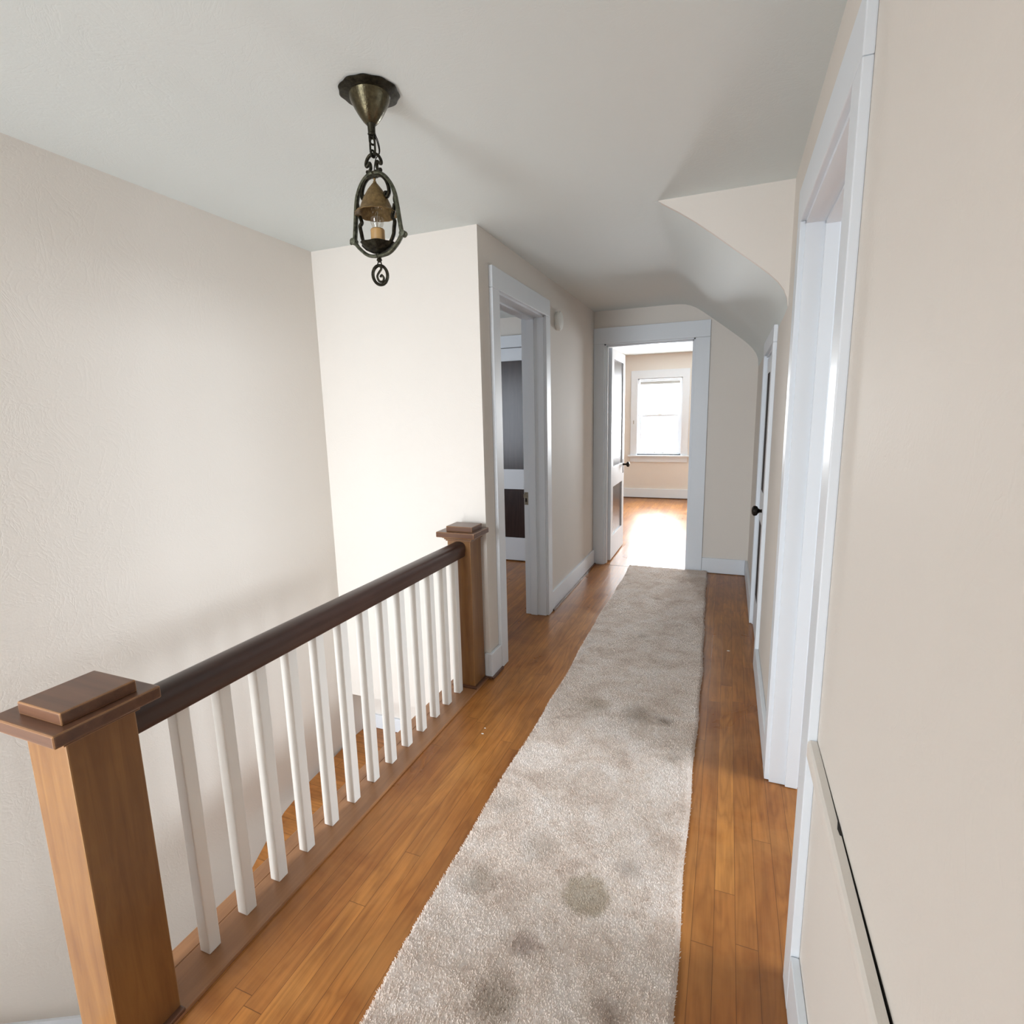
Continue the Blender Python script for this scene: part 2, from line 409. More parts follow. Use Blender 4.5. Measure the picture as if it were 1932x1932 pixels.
tri = MB()
tp = [(0.842, H)] + [p for p in PROF if p[0] > 0.845] + [(XR+0.005, H+0.005), (0.842, H+0.005)]
tri.prism([(p[0], p[1]-0.0006) if i < len(tp)-2 else p for i, p in enumerate(tp)], 'y', 2.638, 2.66)
S(tri, 'wall_gable', WALL, 'beige triangular piece of wall where the sloping ceiling starts', 'wall')

DL = (2.775, 3.567, 0.0, 2.09)        # left doorway (y0,y1,z0,z1)
w = MB(); wall_boxes(w, 'x', -0.15, 0.0, YE, YF+0.14, 0.0, H+0.05, [DL])
S(w, 'wall_left', WALL, 'beige left hall wall with the open doorway and smoke detector', 'wall')
w = MB(); w.box(XS-0.12, XS, -1.45, 2.9, -2.7, H+0.05)
S(w, 'wall_stairwell', WALL, 'tall pale plaster wall behind the white balusters, left of picture', 'wall')
w = MB(); w.box(XS-0.12, -0.15, YE, YE+0.12, -0.275, H+0.05)
S(w, 'wall_stair_end', WALL, 'pale wall closing the end of the stairwell behind the lantern', 'wall')
w = MB(); w.box(XS-0.1, -0.15, 2.745, 2.86, -0.7, -0.12)
S(w, 'wall_stair_recess', WALL, 'short shaded wall under the stairwell end wall', 'wall')
w = MB()
DR = (1.320, 2.136, 0.0, 2.045); DC = (3.195, 3.86, 0.0, 1.775)
wall_boxes(w, 'x', XR, XR+0.13, -1.45, 2.645, 0.0, H+0.05, [DR])
wall_boxes(w, 'x', XR, XR+0.13, 2.645, YF+0.14, 0.0, 1.90, [DC])
S(w, 'wall_right', WALL, 'beige right hall wall, close to the camera', 'wall')
DF = (0.098, 0.882, 0.0, 2.066)       # far doorway (x0,x1,z0,z1)
w = MB(); wall_boxes(w, 'y', YF, YF+0.13, -0.15, 1.5, 0.0, H+0.02, [DF])
S(w, 'wall_far', WALL, 'beige wall at the hall end around the bright doorway', 'wall')
BW = (-1.005, 0.1, -0.1, 2.25)
w = MB(); wall_boxes(w, 'y', -1.55, -1.45, XS-0.12, 1.6, -2.7, H+0.05, [BW])
S(w, 'wall_back', WALL, 'beige wall behind the camera', 'wall')

# rooms seen through the doorways
w = MB()
wall_boxes(w, 'y', 9.45, 9.58, -2.4, 3.0, -0.1, 2.5, [(-0.265, 0.45, 0.76, 2.02), (0.81, 1.525, 0.76, 2.02)])
S(w, 'wall_far_room', WALL, 'peach beige far room wall around the bright window', 'wall')
w = MB(); w.box(-2.5, -2.4, YF+0.13, 9.58, -0.1, 2.5); w.box(3.0, 3.1, YF+0.13, 9.58, -0.1, 2.5)
w.box(-2.5, -0.15, YF+0.14, YF+0.2, -0.1, 2.5); w.box(1.5, 3.1, YF+0.1, YF+0.2, -0.1, 2.5)
S(w, 'wall_far_room_side', WALL, 'side walls of the far room', 'wall')
w = MB(); w.box(-2.5, 3.1, YF+0.13, 9.58, 2.405, 2.5)
S(w, 'ceiling_far_room', CEIL, 'white ceiling of the bright far room', 'ceiling')
w = MB(); w.box(-3.0, -0.15, 4.94, 5.06, 0, 2.45)
wall_boxes(w, 'y', YE, YE+0.12, -3.0, XS-0.12, 0, 2.45, [(-2.15, -1.35, 0.8, 2.0)])
w.box(-3.0, -2.9, YE, 5.0, 0, 2.45)
S(w, 'wall_left_room', WALL, 'beige wall seen deep inside the left doorway', 'wall')
w = MB(); w.box(-3.0, -0.15, YE+0.12, 5.0, H, H+0.08)
S(w, 'ceiling_left_room', CEIL, 'ceiling of the room behind the left doorway', 'ceiling')
w = MB(); wall_boxes(w, 'x', 4.4, 4.5, -0.6, 3.6, 0, 2.45, [(1.0, 2.5, 0.7, 2.36)])
w.box(1.5, 4.5, -0.7, -0.6, 0, 2.45); w.box(1.5, 4.5, 3.6, 3.7, 0, 2.45)
S(w, 'wall_right_room', CEIL, 'walls of the room behind the right doorway', 'wall')
w = MB(); w.box(1.5, 4.5, -0.7, 3.7, 2.4, 2.48)
S(w, 'ceiling_right_room', CEIL, 'ceiling of the room behind the right doorway', 'ceiling')

# stairs down: treads along the outer wall, landing with its winder edge, lower floor
st = thing('stair_flight', (XS, 0.4, -0.1), 'wooden stairs going down behind the near newel post', 'stairs', kind='structure')
def child(mb, name, mat, parent, smooth=False):
    o = mb.build(name, mat, parent, smooth); o.matrix_parent_inverse = Matrix.Translation(-Vector(parent.location)); return o
for i in range(12):
    y0 = -0.98 + i*0.19; z = -0.205*(i+1)-0.03
    t = MB(); t.box(XS, -0.2, y0-0.02, y0+0.20, z-0.03, z, 0.006); child(t, 'tread', CURB, st)
    t = MB(); t.box(XS, -0.2, y0-0.01, y0+0.01, z, z+0.16); child(t, 'riser', TRIM, st)
land = MB()
LC = [(-0.70, 1.40), (-0.79, 1.57), (-0.86, 1.73), (-0.92, 1.90), (-0.967, 2.13), (-0.99, 2.40), (-1.009, 2.60), (-1.009, 2.745), (-0.187, 2.745), (-0.187, 1.40)]
land.prism(LC, 'z', -0.66, -0.60)
S(land, 'floor_landing', floor_mat('landing_boards', 0.085, 1), 'brown wooden winder landing seen between the balusters', 'landing')
w = MB(); w.box(XS-0.1, -0.15, -1.45, 2.9, -2.8, -2.7); S(w, 'floor_lower', FLOOR, 'lower floor at the foot of the stairwell', 'floor')
w = MB(); w.box(-0.185, -0.10, -1.0, 2.9, -2.7, -0.12); S(w, 'wall_stair_inner', WALL, 'wall under the hall floor edge inside the stairwell', 'wall')
sk = MB(); sk.prism([(0.23, -0.002), (1.35, -1.195), (1.35, -2.6), (1.2, -2.6), (-0.98, -0.25), (-0.98, -0.002)], 'x', XS, XS+0.02)
S(sk, 'trim_1', TRIM, 'white stair skirt board on the stairwell wall, bottom left corner', 'trim')
bb = MB(); bb.box(XS+0.002, -0.19, 2.728, 2.745, -0.60, -0.505, 0.003)
S(bb, 'baseboard_landing', TRIM, 'white baseboard on the landing seen between balusters', 'baseboard')

# rail board the balusters stand on, at the edge of the floor opening
cb = MB(); cb.prism([(-0.1865, -0.035), (-0.190, -0.006), (-0.187, 0.004), (-0.180, 0.010), (-0.131, 0.010), (-0.1295, 0.0075), (-0.128, 0.010), (-0.006, 0.010), (-0.004, 0.006), (-0.004, 0.0005), (-0.1855, 0.0005), (-0.1855, -0.035)], 'y', 0.45, YE-0.001)
S(cb, 'trim_2', CURB, 'brown wooden edge board under the white balusters', 'trim', True)

# baseboards ---------------------------------------------------------
def baseboard(name, axis, face, sgn, u0, u1, label, h=0.145, shoe=True, mat=None):
    o = thing(name, (0, 0, 0), label, 'baseboard', kind='structure')
    def mk(d0, d1, za, zb, nm, mt, bev):
        m = MB(); a, b_ = sorted((face + sgn*d0, face + sgn*d1))
        if axis == 'x': m.box(a, b_, u0, u1, za, zb, bev)
        else: m.box(u0, u1, a, b_, za, zb, bev)
        m.build(nm, mt, o)
    mk(0.0005, 0.019, 0.004, h, 'board', mat or TRIM, 0.003)
    if shoe: mk(0.019, 0.031, 0.0005, 0.016, 'shoe_mould', SHOE, 0.004)
    return o
baseboard('baseboard_left', 'x', 0.0, 1, 3.662, YF-0.024, 'white baseboard on the left wall between the two doorways')
b0 = baseboard('baseboard_corner', 'x', 0.0, 1, YE-0.019, 2.683, 'short white baseboard wrapping the wall corner beside the far newel post')
m = MB(); m.box(-0.022, 0.0004, YE-0.019, YE-0.0005, 0.004, 0.145, 0.0015); m.build('return_board', TRIM, b0)
m = MB(); m.box(-0.018, 0.031, YE-0.031, YE-0.019, 0.0115, 0.018, 0.002); m.build('return_shoe', SHOE, b0)
baseboard('baseboard_far', 'y', YF, -1, 1.0045, XR-0.02, 'white baseboard on the far wall right of the bright doorway', 0.14, False)
baseboard('baseboard_right', 'x', XR, -1, 2.2235, 3.108, 'white baseboard on the right wall between doorway and closet', 0.135, False)
baseboard('baseboard_right_end', 'x', XR, -1, 3.947, YF-0.021, 'white baseboard on the right wall beyond the closet', 0.14, False)
baseboard('baseboard_near', 'x', XR, -1, -1.4, 1.233, 'white baseboard under the near right wall, bottom edge of picture', 0.16, False)
baseboard('baseboard_far_room', 'y', 9.45, -1, -2.3, 2.9, 'white baseboard under the window of the far room', 0.165, True)

# wall cap on the right, with the gap that opened behind it
cr_ = thing('trim_3', (XR, 0.6, 0.7), 'beige painted wall cap with a dark crack behind it, right foreground', 'trim', kind='structure')
m = MB(); n = 24
prof = [(-0.0010, 0.720), (-0.014, 0.720), (-0.0185, 0.716), (-0.0195, 0.708), (-0.0190, 0.682), (-0.0060, 0.645), (-0.0010, 0.640)]
rings = []
for i in range(n+1):
    y = -0.5 + (1.2335+0.5)*i/n
    gap = max(0.0, min(1.0, (1.20-y)/0.55))*0.0034
    rings.append([m.bm.verts.new((XR + p[0] - (gap if j in (0, 1, 2, 3) else 0), y, p[1])) for j, p in enumerate(prof)])
for a, b_ in zip(rings, rings[1:]):
    for j in range(len(prof)): m.bm.faces.new((a[j], a[(j+1) % 7], b_[(j+1) % 7], b_[j]))
m.bm.faces.new(rings[0]); m.bm.faces.new(rings[-1])
child(m, 'cap_board', WALL, cr_, True)
m = MB(); m.box(XR-0.0009, XR-0.0001, -0.5, 1.19, 0.66, 0.7185); child(m, 'gap', BLACKGAP, cr_)['label'] = 'dark crack between cap and wall'

m = MB(); m.prism([(XR-0.0022, 0.985), (XR-0.0008, 0.995), (XR-0.0008, 0.945), (XR-0.0050, 0.948), (XR-0.0062, 0.962)], 'z', 0.7185, 0.7207); child(m, 'notch', BLACKGAP, cr_)['label'] = 'splintered dark notch at the crack'

# door casings --------------------------------------------------------
def casing_x(name, face, sgn, y0, y1, ztop, wd, head, depth, thick, label, stop=True, zfoot=0.002):
    """casing on a wall across x: opening y0..y1, jamb liner `depth` deep"""
    o = thing(name, (0, 0, 0), label, 'door casing', kind='structure')
    a, b_ = sorted((face, face + sgn*thick))
    for (u0, u1) in ((y0-wd, y0), (y1, y1+wd)):
        m = MB(); m.box(a, b_, u0, u1, zfoot, ztop-0.0003, 0.003); m.build('side_casing', TRIM, o)
    m = MB(); m.box(a, b_, y0-wd, y1+wd, ztop+0.0003, ztop+head, 0.003); m.build('head_casing', TRIM, o)
    c, d = sorted((face - sgn*depth, face + sgn*0.003))
    j = 0.012
    m = MB(); m.box(c, d, y0-0.001, y0+j, 0.002, ztop); m.box(c, d, y1-j, y1+0.001, 0.002, ztop); m.box(c, d, y0, y1, ztop-j, ztop+0.001)
    if stop:
        e0, e1 = sorted((face - sgn*depth*0.40, face - sgn*depth*0.72))
        m.box(e0, e1, y0+j, y0+j+0.012, 0.002, ztop-j, 0.002); m.box(e0, e1, y1-j-0.012, y1-j, 0.002, ztop-j, 0.002)
        m.box(e0, e1, y0+j, y1-j, ztop-j-0.012, ztop-j, 0.002)
    m.build('jamb', TRIM, o)
    return o
k = casing_x('trim_4', 0.0, 1, DL[0], DL[1], DL[3], 0.093, 0.108, 0.152, 0.021, 'white casing of the open doorway in the left wall')
m = MB(); m.box(-0.149, -0.122, DL[1]-0.0145, DL[1]-0.0118, 0.815, 0.905, 0.0008); m.box(-0.1555, -0.147, DL[1]-0.0155, DL[1]-0.0118, 0.865, 0.89, 0.001); sp_ = m.build('strike_plate', STEEL, k)
m = MB(); m.box(-0.143, -0.130, DL[1]-0.0152, DL[1]-0.0143, 0.836, 0.862); m.sphere((-0.137, DL[1]-0.0145, 0.828), 0.0025, n=6); m.build('latch_hole', BLACKGAP, sp_)
casing_x('trim_5', XR, -1, DR[0], DR[1], DR[3], 0.085, 0.118, 0.132, 0.0195, 'tall white casing of the doorway in the near right wall')
cl = casing_x('trim_6', XR, -1, DC[0], DC[1], DC[3], 0.086, 0.083, 0.07, 0.0195, 'white casing of the closet door on the right wall', stop=False)
o = thing('trim_7', (0, 0, 0), 'bluish white casing around the far bright doorway', 'door casing', kind='structure')
for (u0, u1) in ((-0.013+0.02, DF[0]), (DF[1], 1.003)):
    m = MB(); m.box(u0 if u0 > 0.5 else 0.001, u1, YF-0.021, YF, 0.002, DF[3]-0.0003, 0.003); m.build('side_casing', TRIM, o)
m = MB(); m.box(0.001, 1.003, YF-0.021, YF, DF[3]+0.0003, 2.204, 0.003); m.build('head_casing', TRIM, o)
m = MB(); j = 0.012
m.box(DF[0]-0.001, DF[0]+j, YF-0.003, YF+0.132, 0.002, DF[3]); m.box(DF[1]-j, DF[1]+0.001, YF-0.003, YF+0.132, 0.002, DF[3]); m.box(DF[0], DF[1], YF-0.003, YF+0.132, DF[3]-j, DF[3]+0.001)
m.box(DF[0]+j, DF[0]+j+0.012, YF+0.03, YF+0.075, 0.002, DF[3]-j, 0.002); m.box(DF[1]-j-0.012, DF[1]-j, YF+0.03, YF+0.075, 0.002, DF[3]-j, 0.002); m.box(DF[0]+j, DF[1]-j, YF+0.03, YF+0.075, DF[3]-j-0.012, DF[3]-j, 0.002)
m.build('jamb', TRIM, o)
m = MB(); m.box(DF[0]+j, DF[1]-j, YF-0.012, YF-0.008, 0.0002, 0.0012); m.build('threshold_line', SHOE, o)

# doors ----------------------------------------------------------------
def door(name, label, width, height, hinge, ang, knob_side, knobs=(1, -1), panels=((0.242, 0.732), (0.927, 1.955)), st_w=0.105, thick=0.036, hinges=(0.25, 1.75), knob_z=0.905, kscale=1.0, pmat=None, rec=0.012):
    """leaf in local x (hinge at 0) with faces at y=0..-thick, turned by ang about the hinge"""
    o = thing(name, hinge, label, 'door', kind='structure', rz=ang)
    fr = MB()
    fr.box(0, st_w, -thick, 0, 0.012, height, 0.002); fr.box(width-st_w, width, -thick, 0, 0.012, height, 0.002)
    rails = [(0.012, panels[0][0]), (panels[0][1], panels[1][0]), (panels[1][1], height)]
    for a, b_ in rails: fr.box(st_w, width-st_w, -thick, 0, a, b_, 0.002)
    leaf = fr.build('leaf_frame', TRIM, o)
    for a, b_ in panels:
        p = MB(); p.box(st_w-0.004, width-st_w+0.004, -thick+rec, -rec, a-0.004, b_+0.004); p.build('panel', pmat or DARKWOOD, o)['label'] = 'dark stained glossy panel'
    kx = width - 0.06 if st_w > 0.09 else width - 0.05
    for s in knobs:
        y = 0.0 if s > 0 else -thick
        e = MB(); e.box(kx-0.022, kx+0.022, min(y, y+s*0.003), max(y, y+s*0.003), knob_z-0.09, knob_z+0.06, 0.001); es = e.build('escutcheon', KNOBM, o)
        kb = MB(); kb.lathe([(r*kscale if i > 2 else r, y+s*h) for i, (r, h) in enumerate([(0.0125, 0.002), (0.0105, 0.012), (0.009, 0.028), (0.014, 0.036), (0.0255, 0.043), (0.029, 0.053), (0.0275, 0.062), (0.018, 0.069), (0.002, 0.071)])], (kx, 0, knob_z), 'y', 24)
        kb.build('knob', KNOBM, o, True)['label'] = 'black round door knob'
    for hz in hinges:
        h = MB(); h.lathe([(0.006, hz-0.05), (0.006, hz+0.05)], (-0.004, 0.004, 0), 'z', 12); h.lathe([(0.0075, hz-0.018), (0.0075, hz-0.014)], (-0.004, 0.004, 0), 'z', 12); h.lathe([(0.0075, hz+0.014), (0.0075, hz+0.018)], (-0.004, 0.004, 0), 'z', 12)
        h.box(-0.001, 0.03, 0.0, 0.0015, hz-0.05, hz+0.05); h.build('hinge', HINGEP, o, True)
    return o
# far room door, swung into the bright room (local +x -> +y)
d1 = door('door_1', 'white door with dark panels standing open inside the far doorway', 0.735, 2.045, (0.1085, YF+0.118, 0.0), math.radians(90.6), 1, hinges=(0.22, 1.80))
# closet door on the right wall, hinged at its far side
d2 = door('door_2', 'narrow white closet door with dark panels on the right wall', DC[1]-DC[0]-0.03, 1.755, (XR+0.001, DC[1]-0.015, 0.0), math.radians(-90), 1, knobs=(-1,), panels=((0.235, 0.745), (0.94, 1.66)), st_w=0.062, thick=0.034, hinges=(0.20, 1.52), knob_z=0.885, pmat=DULLWOOD, rec=0.0015)
d2.rotation_euler = (0, 0, math.radians(-90)); d2.location = (XR+0.036, DC[1]-0.015, 0.0)
# closet door inside the left room, facing the hall
d3 = door('door_3', 'white door with dark panels seen through the left doorway', 0.72, 2.07, (-1.13, 4.94-0.001, 0.0), 0.0, 1, knobs=(), hinges=())
m = MB(); m.box(-1.13, -0.41, 4.90, 4.938, 0.0005, 0.011); m.build('door_shadow_gap', BLACKGAP) if False else m.bm.free()
o = thing('trim_8', (0, 0, 0), 'white casing around the dark panelled door in the left room', 'door casing', kind='structure')
for u0, u1 in ((-1.245, -1.135), (-0.405, -0.295)):
    m = MB(); m.box(u0, u1, 4.94-0.045, 4.94, 0.002, 2.075, 0.003); m.build('side_casing', TRIM, o)
m = MB(); m.box(-1.245, -0.295, 4.94-0.045, 4.94, 2.077, 2.185, 0.003); m.build('head_casing', TRIM, o)

# far room windows ---------------------------------------------------------
def window(name, x0, label, first=True):
    y = 9.45; x1 = x0 + 0.715; z0, z1 = 0.76, 2.02
    o = thing(name, (0, 0, 0), label, 'window', kind='structure')
    for a, b_ in ((x0-0.115, x0), (x1, x1+0.115)):
        m = MB(); m.box(a, b_, y-0.022, y, z0-0.02, z1, 0.003); m.build('side_casing', TRIM, o)
    m = MB(); m.box(x0-0.115, x1+0.115, y-0.022, y, z1, z1+0.13, 0.003); m.build('head_casing', TRIM, o)
    m = MB(); m.box(x0-0.15, x1+0.15, y-0.06, y+0.05, z0-0.045, z0-0.018, 0.006); m.build('sill', TRIM, o)
    m = MB(); m.box(x0-0.115, x1+0.115, y-0.020, y, z0-0.135, z0-0.046, 0.003); m.build('apron', TRIM, o)
    m = MB(); m.box(x0, x0+0.018, y, y+0.13, z0, z1); m.box(x1-0.018, x1, y, y+0.13, z0, z1); m.box(x0, x1, y, y+0.13, z1-0.018, z1); m.box(x0, x1, y, y+0.13, z0-0.018, z0+0.008); m.build('jamb', TRIM, o)
    zm = 1.405
    def sash(nm, ya, za, zb, sw):
        s = MB(); a, b_ = x0+0.019, x1-0.019
        s.box(a, a+sw, ya, ya+0.032, za, zb, 0.002); s.box(b_-sw, b_, ya, ya+0.032, za, zb, 0.002)
        s.box(a+sw, b_-sw, ya, ya+0.032, za, za+0.034, 0.002); s.box(a+sw, b_-sw, ya, ya+0.032, zb-0.034, zb, 0.002)
        so = s.build(nm, TRIM, o)
        g = MB(); g.box(a+sw-0.003, b_-sw+0.003, ya+0.014, ya+0.018, za+0.03, zb-0.03); g.build('pane', GLASS, so)
        return so
    up = sash('upper_sash', y+0.075, zm-0.017, z1-0.019, 0.035)
    lo = sash('lower_sash', y+0.038, z0+0.009, zm+0.017, 0.042)
    for dx in (-0.07, 0.07):
        m = MB(); xc = (x0+x1)/2 + dx; m.box(xc-0.012, xc+0.012, y+0.022, y+0.038, z0+0.022, z0+0.032, 0.002); m.build('sash_lift', STEEL, lo)
    m = MB(); m.box((x0+x1)/2-0.03, (x0+x1)/2+0.03, y+0.035, y+0.065, zm+0.017, zm+0.027, 0.003); m.build('sash_lock', STEEL, lo)
    return o
window('window_1', -0.265, 'bright double hung window at the end of the far room')
window('window_2', 0.81, 'second double hung window of the far room, hidden right of the doorway')
bl = thing('window_blind', (0.09, 9.47, 1.95), 'raised grey slatted blind at the top of the bright far window', 'blind')
m = MB(); m.box(-0.235, 0.42, 9.455, 9.485, 1.975, 1.998, 0.002); child(m, 'headrail', TRIM, bl)
m = MB()
for i in range(7): m.box(-0.23, 0.415, 9.456, 9.482, 1.922+i*0.0072, 1.9288+i*0.0072)
child(m, 'slats', BLIND, bl)
m = MB(); m.box(-0.23, 0.415, 9.457, 9.481, 1.905, 1.919, 0.002); child(m, 'bottom_rail', TRIM, bl)
m = MB(); m.box(-0.335, -0.323, 9.424, 9.428, 1.27, 1.33, 0.001); tag(m.build('cord_cleat', STEEL), 'tiny dark cleat on the left casing of the far window', 'cleat')

# window behind the camera
o = thing('window_3', (0, 0, 0), 'window behind the camera above the stairs', 'window', kind='structure')
m = MB()
for a, b_ in ((-1.008, -0.99), (0.1, 0.19)): m.box(a, b_, -1.45, -1.43, 0.002, 2.25, 0.003)
m.box(-1.008, 0.19, -1.45, -1.43, 2.25, 2.34, 0.003); m.box(-0.98, 0.09, -1.52, -1.48, 1.08, 1.12, 0.003)
m.build('frame', TRIM, o)

# ------------------------------------------------------------------ balustrade
RX = -0.0865          # rail line
def newel(name, x0, x1, y0, y1, label, rz=0.0, cap=None):
    o = thing(name, ((x0+x1)/2, (y0+y1)/2, 0.0), label, 'newel post', 'newel posts of the stair rail')
    hx, hy = (x1-x0)/2, (y1-y0)/2; ox, oy = o.location.x, o.location.y
    m = MB(); m.box(-hx, hx, -hy, hy, 0.0105, 0.834, 0.0035); m.build('post', NEWEL, o)
    m = MB()
    for k in range(3):
        e = [0.007, 0.013, 0.020][k]; za = 0.8085 + k*0.0083
        m.box(-hx-e, hx+e, -hy-e, hy+e, za, za+0.0086, 0.003)
    m.build('neck_mould', CAPWOOD, o)
    cx0, cx1, cy0, cy1 = cap
    m = MB(); m.box(cx0-ox, cx1-ox, cy0-oy, cy1-oy, 0.8335, 0.862, 0.005, seg=3); cp_ = m.build('cap', CAPWOOD, o)
    m = MB(); i = 0.029; m.box(cx0-ox+i+0.016, cx1-ox-i+0.006, cy0-oy+i, cy1-oy-i-0.006, 0.8615, 0.889, 0.004, seg=3); m.build('cap_block', CAPWOOD, cp_)
    m = MB(); m.box(-hx-0.0, hx+0.017, -hy-0.017, hy+0.0, 0.0102, 0.020, 0.003); m.build('base_mould', SHOE, o)
    return o
newel('newel_post', -0.154, -0.020, 0.574, 0.712, 'near wooden newel post with golden front face, bottom left', cap=(-0.178, 0.029, 0.532, 0.742))
newel('newel_post', -0.152, -0.022, 2.405, 2.535, 'far brown newel post against the wall corner', cap=(-0.193, 0.022, 2.36, 2.545))
# handrail: moulded oval-topped section
hr = MB()
sec = [(-0.030, 0.731), (-0.0335, 0.736), (-0.0335, 0.752), (-0.0365, 0.760), (-0.0375, 0.778), (-0.034, 0.794), (-0.025, 0.803), (-0.012, 0.807), (0.012, 0.807), (0.025, 0.803), (0.034, 0.794), (0.0375, 0.778), (0.0365, 0.760), (0.0335, 0.752), (0.0335, 0.736), (0.030, 0.731)]
hr.prism([(RX-RX+u, v-0.73) for u, v in sec], 'y', 0.7125, 2.4045)
h = hr.build('handrail', RAILWOOD, smooth=True); h.location = (RX, 0, 0.73)
tag(h, 'dark brown moulded handrail between the two newel posts', 'handrail')
# balusters
ords = ['first', 'second', 'third', 'fourth', 'fifth', 'sixth', 'seventh', 'eighth', 'ninth', 'tenth', 'eleventh', 'twelfth', 'thirteenth']
bw = 0.0365
m = MB(); m.box(-bw/2, bw/2, -bw/2, bw/2, 0.0, 0.7215, 0.0035)
bal = m.build('baluster', TRIMW); 
Y0, DY = 0.834, 0.12405
for i in range(13):
    o = bal if i == 0 else bal.copy()
    if i: C.objects.link(o); o.name = 'baluster'
    o.location = (-0.0711-bw/2, Y0+bw/2+i*DY, 0.0102)
    nm = 'white square baluster, %s one counted from the near newel post' % ords[i]
    if i == 12: nm = 'white square baluster, last one before the far newel post'
    if i == 0: nm = 'white square baluster nearest the near newel post, in its shade'
    tag(o, nm, 'baluster', 'white balusters of the stair rail')

# ------------------------------------------------------------------ runner
rng = np.random.default_rng(7)
def edge_l(y): return 0.412 - 0.0135*(y-0.9) + 0.006*np.sin(y*3.1) + 0.003*np.sin(y*9.7)
def edge_r(y): return 1.117 - 0.0125*(y-1.1) - 0.0035*np.maximum(0, y-3)**1.5 + 0.005*np.sin(y*2.3+1) + 0.003*np.sin(y*11)
def vnoise(x, y, sc, seed):
    r = np.random.default_rng(seed); g = r.random((256, 256))
    u, v = x*sc, y*sc; iu, iv = np.floor(u).astype(int), np.floor(v).astype(int)
    fu, fv = u-iu, v-iv; fu = fu*fu*(3-2*fu); fv = fv*fv*(3-2*fv)
    G = lambda a, b: g[a % 256, b % 256]
    return (G(iu, iv)*(1-fu)+G(iu+1, iv)*fu)*(1-fv)+(G(iu, iv+1)*(1-fu)+G(iu+1, iv+1)*fu)*fv
def rug_h(x, y):
    return 0.018 + 0.005*vnoise(x, y, 8, 1) + 0.004*vnoise(x, y, 22, 2) + 0.003*vnoise(x, y, 70, 3)
ya, yb = 0.35, 5.022
nx, ny = 64, 430
tt = np.linspace(0, 1, nx); yy = np.linspace(ya, yb, ny)
T, Yg = np.meshgrid(tt, yy)
Xg = edge_l(Yg)*(1-T) + edge_r(Yg)*T
Zg = rug_h(Xg, Yg)
ed = np.minimum(np.minimum(T, 1-T)*0.70, np.minimum(Yg-ya, yb-Yg))
Zg = Zg*np.clip(ed/0.012, 0.05, 1)**0.5
verts = np.stack([Xg, Yg, Zg], -1).reshape(-1, 3)
idx = np.arange(nx*ny).reshape(ny, nx)
quads = np.stack([idx[:-1, :-1], idx[:-1, 1:], idx[1:, 1:], idx[1:, :-1]], -1).reshape(-1, 4)
# tufts of pile
nt_ = 210000
u = rng.random(nt_); yt = ya + (yb-ya)*rng.random(nt_)**1.6
tx = edge_l(yt)*(1-u) + edge_r(yt)*u
e = np.minimum(np.minimum(u, 1-u)*0.70, yb-yt)
tz = rug_h(tx, yt)*np.clip(e/0.012, 0.1, 1)**0.5
ang = rng.random(nt_)*2*np.pi
lean = 0.0005+0.003*rng.random(nt_); ln = 0.002+0.0032*rng.random(nt_)
dirx = np.cos(ang)*0.8 + (vnoise(tx, yt, 7, 9)-0.5)*1.0; diry = np.sin(ang)*0.8 + (vnoise(tx, yt, 7, 10)-0.5)*1.0
outw = np.clip(1-e/0.01, 0, 1)*np.where(u < 0.5, -1, 1)
wv = 0.0012
px_, py_ = -np.sin(ang)*wv, np.cos(ang)*wv
A = np.stack([tx-px_, yt-py_, tz-0.002], -1); B = np.stack([tx+px_, yt+py_, tz-0.002], -1)
Tq = np.stack([tx+dirx*lean+outw*0.004, yt+diry*lean, tz+ln], -1)
D1 = Tq + np.stack([px_, py_, np.zeros(nt_)], -1)*0.8; D2 = Tq - np.stack([px_, py_, np.zeros(nt_)], -1)*0.8
tv = np.stack([A, B, D1, D2], 1).reshape(-1, 3)
base = len(verts)
tq = (base + np.arange(nt_*4)).reshape(-1, 4)
allv = np.concatenate([verts, tv]); allq = np.concatenate([quads, tq])
allv[:, 2] = np.maximum(allv[:, 2], 0.001)
me = bpy.data.meshes.new('hallway_runner')
me.vertices.add(len(allv)); me.vertices.foreach_set('co', allv.astype(np.float32).ravel())
me.loops.add(len(allq)*4); me.loops.foreach_set('vertex_index', allq.astype(np.int32).ravel())
me.polygons.add(len(allq)); me.polygons.foreach_set('loop_start', (np.arange(len(allq))*4).astype(np.int32))
me.update(calc_edges=True); me.validate()
me.polygons.foreach_set('use_smooth', np.ones(len(me.polygons), bool))
me.materials.append(RUG)
rg = bpy.data.objects.new('hallway_runner', me); C.objects.link(rg)
tag(rg, 'long beige stained shag runner on the hall floor', 'rug')

# ------------------------------------------------------------------ pendant lantern
LX, LY = 0.180, 1.460
pl = thing('pendant_lantern', (LX, LY, H), 'aged bronze open lantern hanging on a chain from the ceiling', 'ceiling lamp')
def lam(mb, name, mat, parent=pl, smooth=True):
    return mb.build(name, mat, parent, smooth)
def Zr(z): return z - H
m = MB(); m.lathe([(0.020, 0.001-0.002), (0.083, -0.001), (0.085, -0.005), (0.079, -0.009), (0.060, -0.012), (0.052, -0.016)], (0,0,0), 'z', 72, wob=lambda k, a: 0.022*math.cos(11*a) if k in (1, 2, 3) else 0)
cano = lam(m, 'canopy_plate', BRONZE)
m = MB(); m.lathe([(0.060, -0.008), (0.058, -0.016), (0.053, -0.028), (0.044, -0.045), (0.034, -0.062), (0.023, -0.077), (0.016, -0.084), (0.012, -0.086)], (0,0,0), 'z', 48)
lam(m, 'canopy_cone', BRASS)['label'] = 'brass cone under the ceiling plate'
